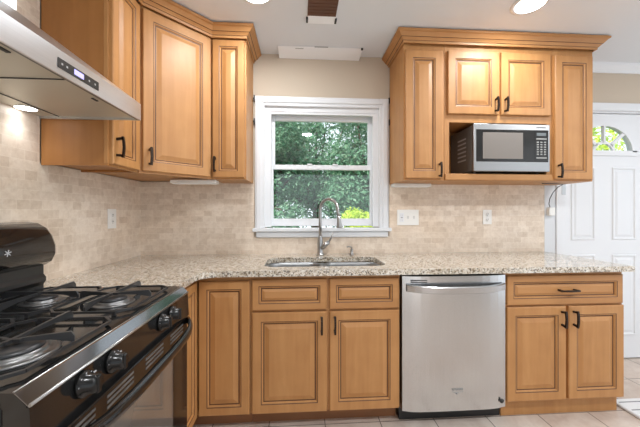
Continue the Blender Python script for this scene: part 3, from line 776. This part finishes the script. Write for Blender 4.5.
# ------------------------------------------------------------------ ceiling things
def recessed(x, y, label, power=None):
    r = thing('ceiling_light', label, 'light', (x, y, 2.449), 0, 'recessed ceiling lights')
    m = MB(); m.lathe([(.078, 2.4499), (.078, 2.446), (.098, 2.446), (.1, 2.4499)], (x, y, 0), seg=32); part('trim_ring', m, M_WHITE, r)
    m = MB(); m.lathe([(0, 2.4465), (.078, 2.4465), (.078, 2.4495), (0, 2.4495)], (x, y, 0), seg=32); part('lens', m, M_LAMP, r)
    ld = bpy.data.lights.new('ceiling_light_lamp', 'AREA'); ld.shape = 'DISK'; ld.size = .15; ld.energy = power or LAMP_W; ld.color = (.95, .98, 1)
    o = bpy.data.objects.new('ceiling_light_lamp', ld); COL.objects.link(o); o.parent = r; o.location = (0, 0, -.008)
recessed(2.535, -.66, 'round recessed ceiling light in front of the microwave cabinets')
recessed(.95, -.645, 'round recessed ceiling light at the top edge near the left cabinets')
for x, y in ((1.3, -2.2), (2.6, -2.2), (3.9, -1.6)):  # unseen lamps added to light the room evenly
    recessed(x, y, 'round recessed ceiling light added out of view as fill light', LAMP_W_FILL)
r = thing('ceiling_vent', 'small brown slatted ceiling vent with a white flap hanging at its front', 'vent', (1.33, -.5, 2.43))
SV = -.045
m = MB(); m.box(1.24, 1.415, -.585+SV, -.435+SV, 2.444, 2.4498)
for q in range(1, 6): m.box(1.243, 1.412, -.605+q*.028+SV, -.588+q*.028+SV, 2.4415, 2.444)
part('grille', m, M_BROWN, r, label='brown slats')
m = MB(); m.prism([(-.432+SV, 2.4495), (-.432+SV, 2.446), (-.372+SV, 2.436), (-.37+SV, 2.44)], 'x', 1.243, 1.42); part('flap', m, M_PANEL, r)
for x in (1.238, 1.418):
    m = MB(); m.box(x-.006, x+.006, -.42+SV, -.378+SV, 2.434, 2.449, 0, .001); part('clip', m, M_BLACKP, r, label='black clip')
r = thing('ceiling_strip_panel', 'long white strip panel along the ceiling edge above the window', 'panel', (1.34, -.07, 2.43))
m = MB(); m.prism([(-.128, 2.444), (-.002, 2.418), (-.002, 2.424), (-.127, 2.4488)], 'x', 1.033, 1.655); pnl = part('panel', m, M_PANEL, r)
m = MB(); m.box(1.30, 1.40, -.131, -.125, 2.4435, 2.4495); m.box(1.16, 1.22, -.115, -.108, 2.4385, 2.4405); part('latch', m, M_GREYP, pnl)
m = MB(); m.box(1.645, 1.66, -.132, -.122, 2.436, 2.449); part('clip', m, M_BLACKP, pnl, label='black clip')

# floor mat by the door
r = thing('floor_mat', 'white ribbed mat on the floor right of the base cabinet', 'mat', (3.7, -.6, 0))
m = MB(); m.box(3.21, 3.9, -.86, -.5, 0.001, .018, 0, .004); mt = part('mat_body', m, M_MAT, r)
m = MB()
for q in range(5): m.box(3.23, 3.88, -.84+q*.075, -.832+q*.075, .0179, .0188)
part('stripes', m, M_MATD, mt, label='thin grey stripes')

# ------------------------------------------------------------------ outdoors
struct('lawn', MB().box(-12, 18, .2, 16, -.5, -.3), M_GROUND, 'green ground outside the window')
def tree(name, x, y, clumps, n_leaf, size, mat, label, trunk_r, seed, cat='tree', trunk_h=2.5):
    rnd = random.Random(seed)
    r = thing(name, label, cat, (x, y, -.3))
    m = MB(); m.tube([(x, y, -.3), (x+.05, y, trunk_h*.5), (x-.03, y+.04, trunk_h)], trunk_r, 10, rs=[trunk_r*1.25, trunk_r, trunk_r*.7])
    for cx_, cy_, cz_, rr in clumps: m.tube([(x, y, trunk_h*.55), ((x+cx_)/2, (y+cy_)/2, (trunk_h*.55+cz_)/2+.1), (cx_, cy_, cz_)], trunk_r*.3, 6, rs=[trunk_r*.5, trunk_r*.3, trunk_r*.15])
    part('trunk', m, M_BARK, r)
    vs = []; fs = []
    inv = INV[r]
    tot = sum(c[3]**2 for c in clumps)
    for cx_, cy_, cz_, rr in clumps:
        for _ in range(int(n_leaf*rr**2/tot)):
            d = Vector((rnd.gauss(0, 1), rnd.gauss(0, 1), rnd.gauss(0, 1))).normalized()
            p = Vector((cx_, cy_, cz_)) + d*rr*(rnd.random()**.4)
            s = size*rnd.uniform(.6, 1.3)
            nrm = (d*.6 + Vector((rnd.gauss(0, .5), rnd.gauss(0, .5)-.2, rnd.gauss(0, .5)+.4))).normalized()
            u = nrm.orthogonal().normalized(); u = Matrix.Rotation(rnd.uniform(0, 6.28), 3, nrm) @ u; v = nrm.cross(u)
            i = len(vs)
            vs += [inv @ (p + u*s), inv @ (p + v*s*.42 + nrm*s*.08), inv @ (p - u*s), inv @ (p - v*s*.42 + nrm*s*.08)]
            fs.append((i, i+1, i+2, i+3))
    me = bpy.data.meshes.new('foliage'); me.from_pydata(vs, [], fs); me.materials.append(mat)
    o = bpy.data.objects.new('foliage', me); COL.objects.link(o); o.parent = r
def clumps(x, y, z, R, n_, rr, seed):
    rnd = random.Random(seed); out = []; H = 1.7 if z > 1 else .2; D = min(.7, R)
    for _ in range(n_):
        out.append((x+rnd.uniform(-R, R), y+rnd.uniform(-D, D), z+rnd.uniform(-H, H), rr*rnd.uniform(.7, 1.2)))
    return out
tree('tree', .3, 6.0, clumps(.3, 6.0, 2.3, .85, 26, .6, 3), 26000, .055, M_LEAF, 'leafy blue green tree seen at the left of the window', .12, 1)
tree('tree', 3.15, 6.0, clumps(3.15, 6.0, 2.3, .85, 26, .6, 5), 26000, .055, M_LEAF, 'leafy blue green tree seen at the right of the window', .12, 2)
tree('tree', 1.8, 9.2, clumps(1.8, 9.2, 3.2, 2.4, 34, 1.0, 8), 16000, .09, M_LEAF, 'taller leafy tree standing behind the two nearer trees', .18, 4)
tree('tree', -2.6, 6.0, clumps(-2.6, 6.0, 2.3, .85, 22, .6, 21), 12000, .075, M_LEAF, 'leafy tree left of the window view, hidden by the wall', .12, 31)
tree('shrub', 2.5, 3.6, clumps(2.5, 3.6, .98, .3, 8, .26, 9), 3000, .04, M_LEAFY, 'yellow green shrub at the lower right of the window view', .02, 6, 'shrub', .6)
tree('tree', 8.9, 5.4, clumps(8.9, 5.4, 2.0, 1.3, 16, .7, 12), 8000, .08, M_LEAFY, 'bright green tree seen through the fan shaped door window', .14, 7)
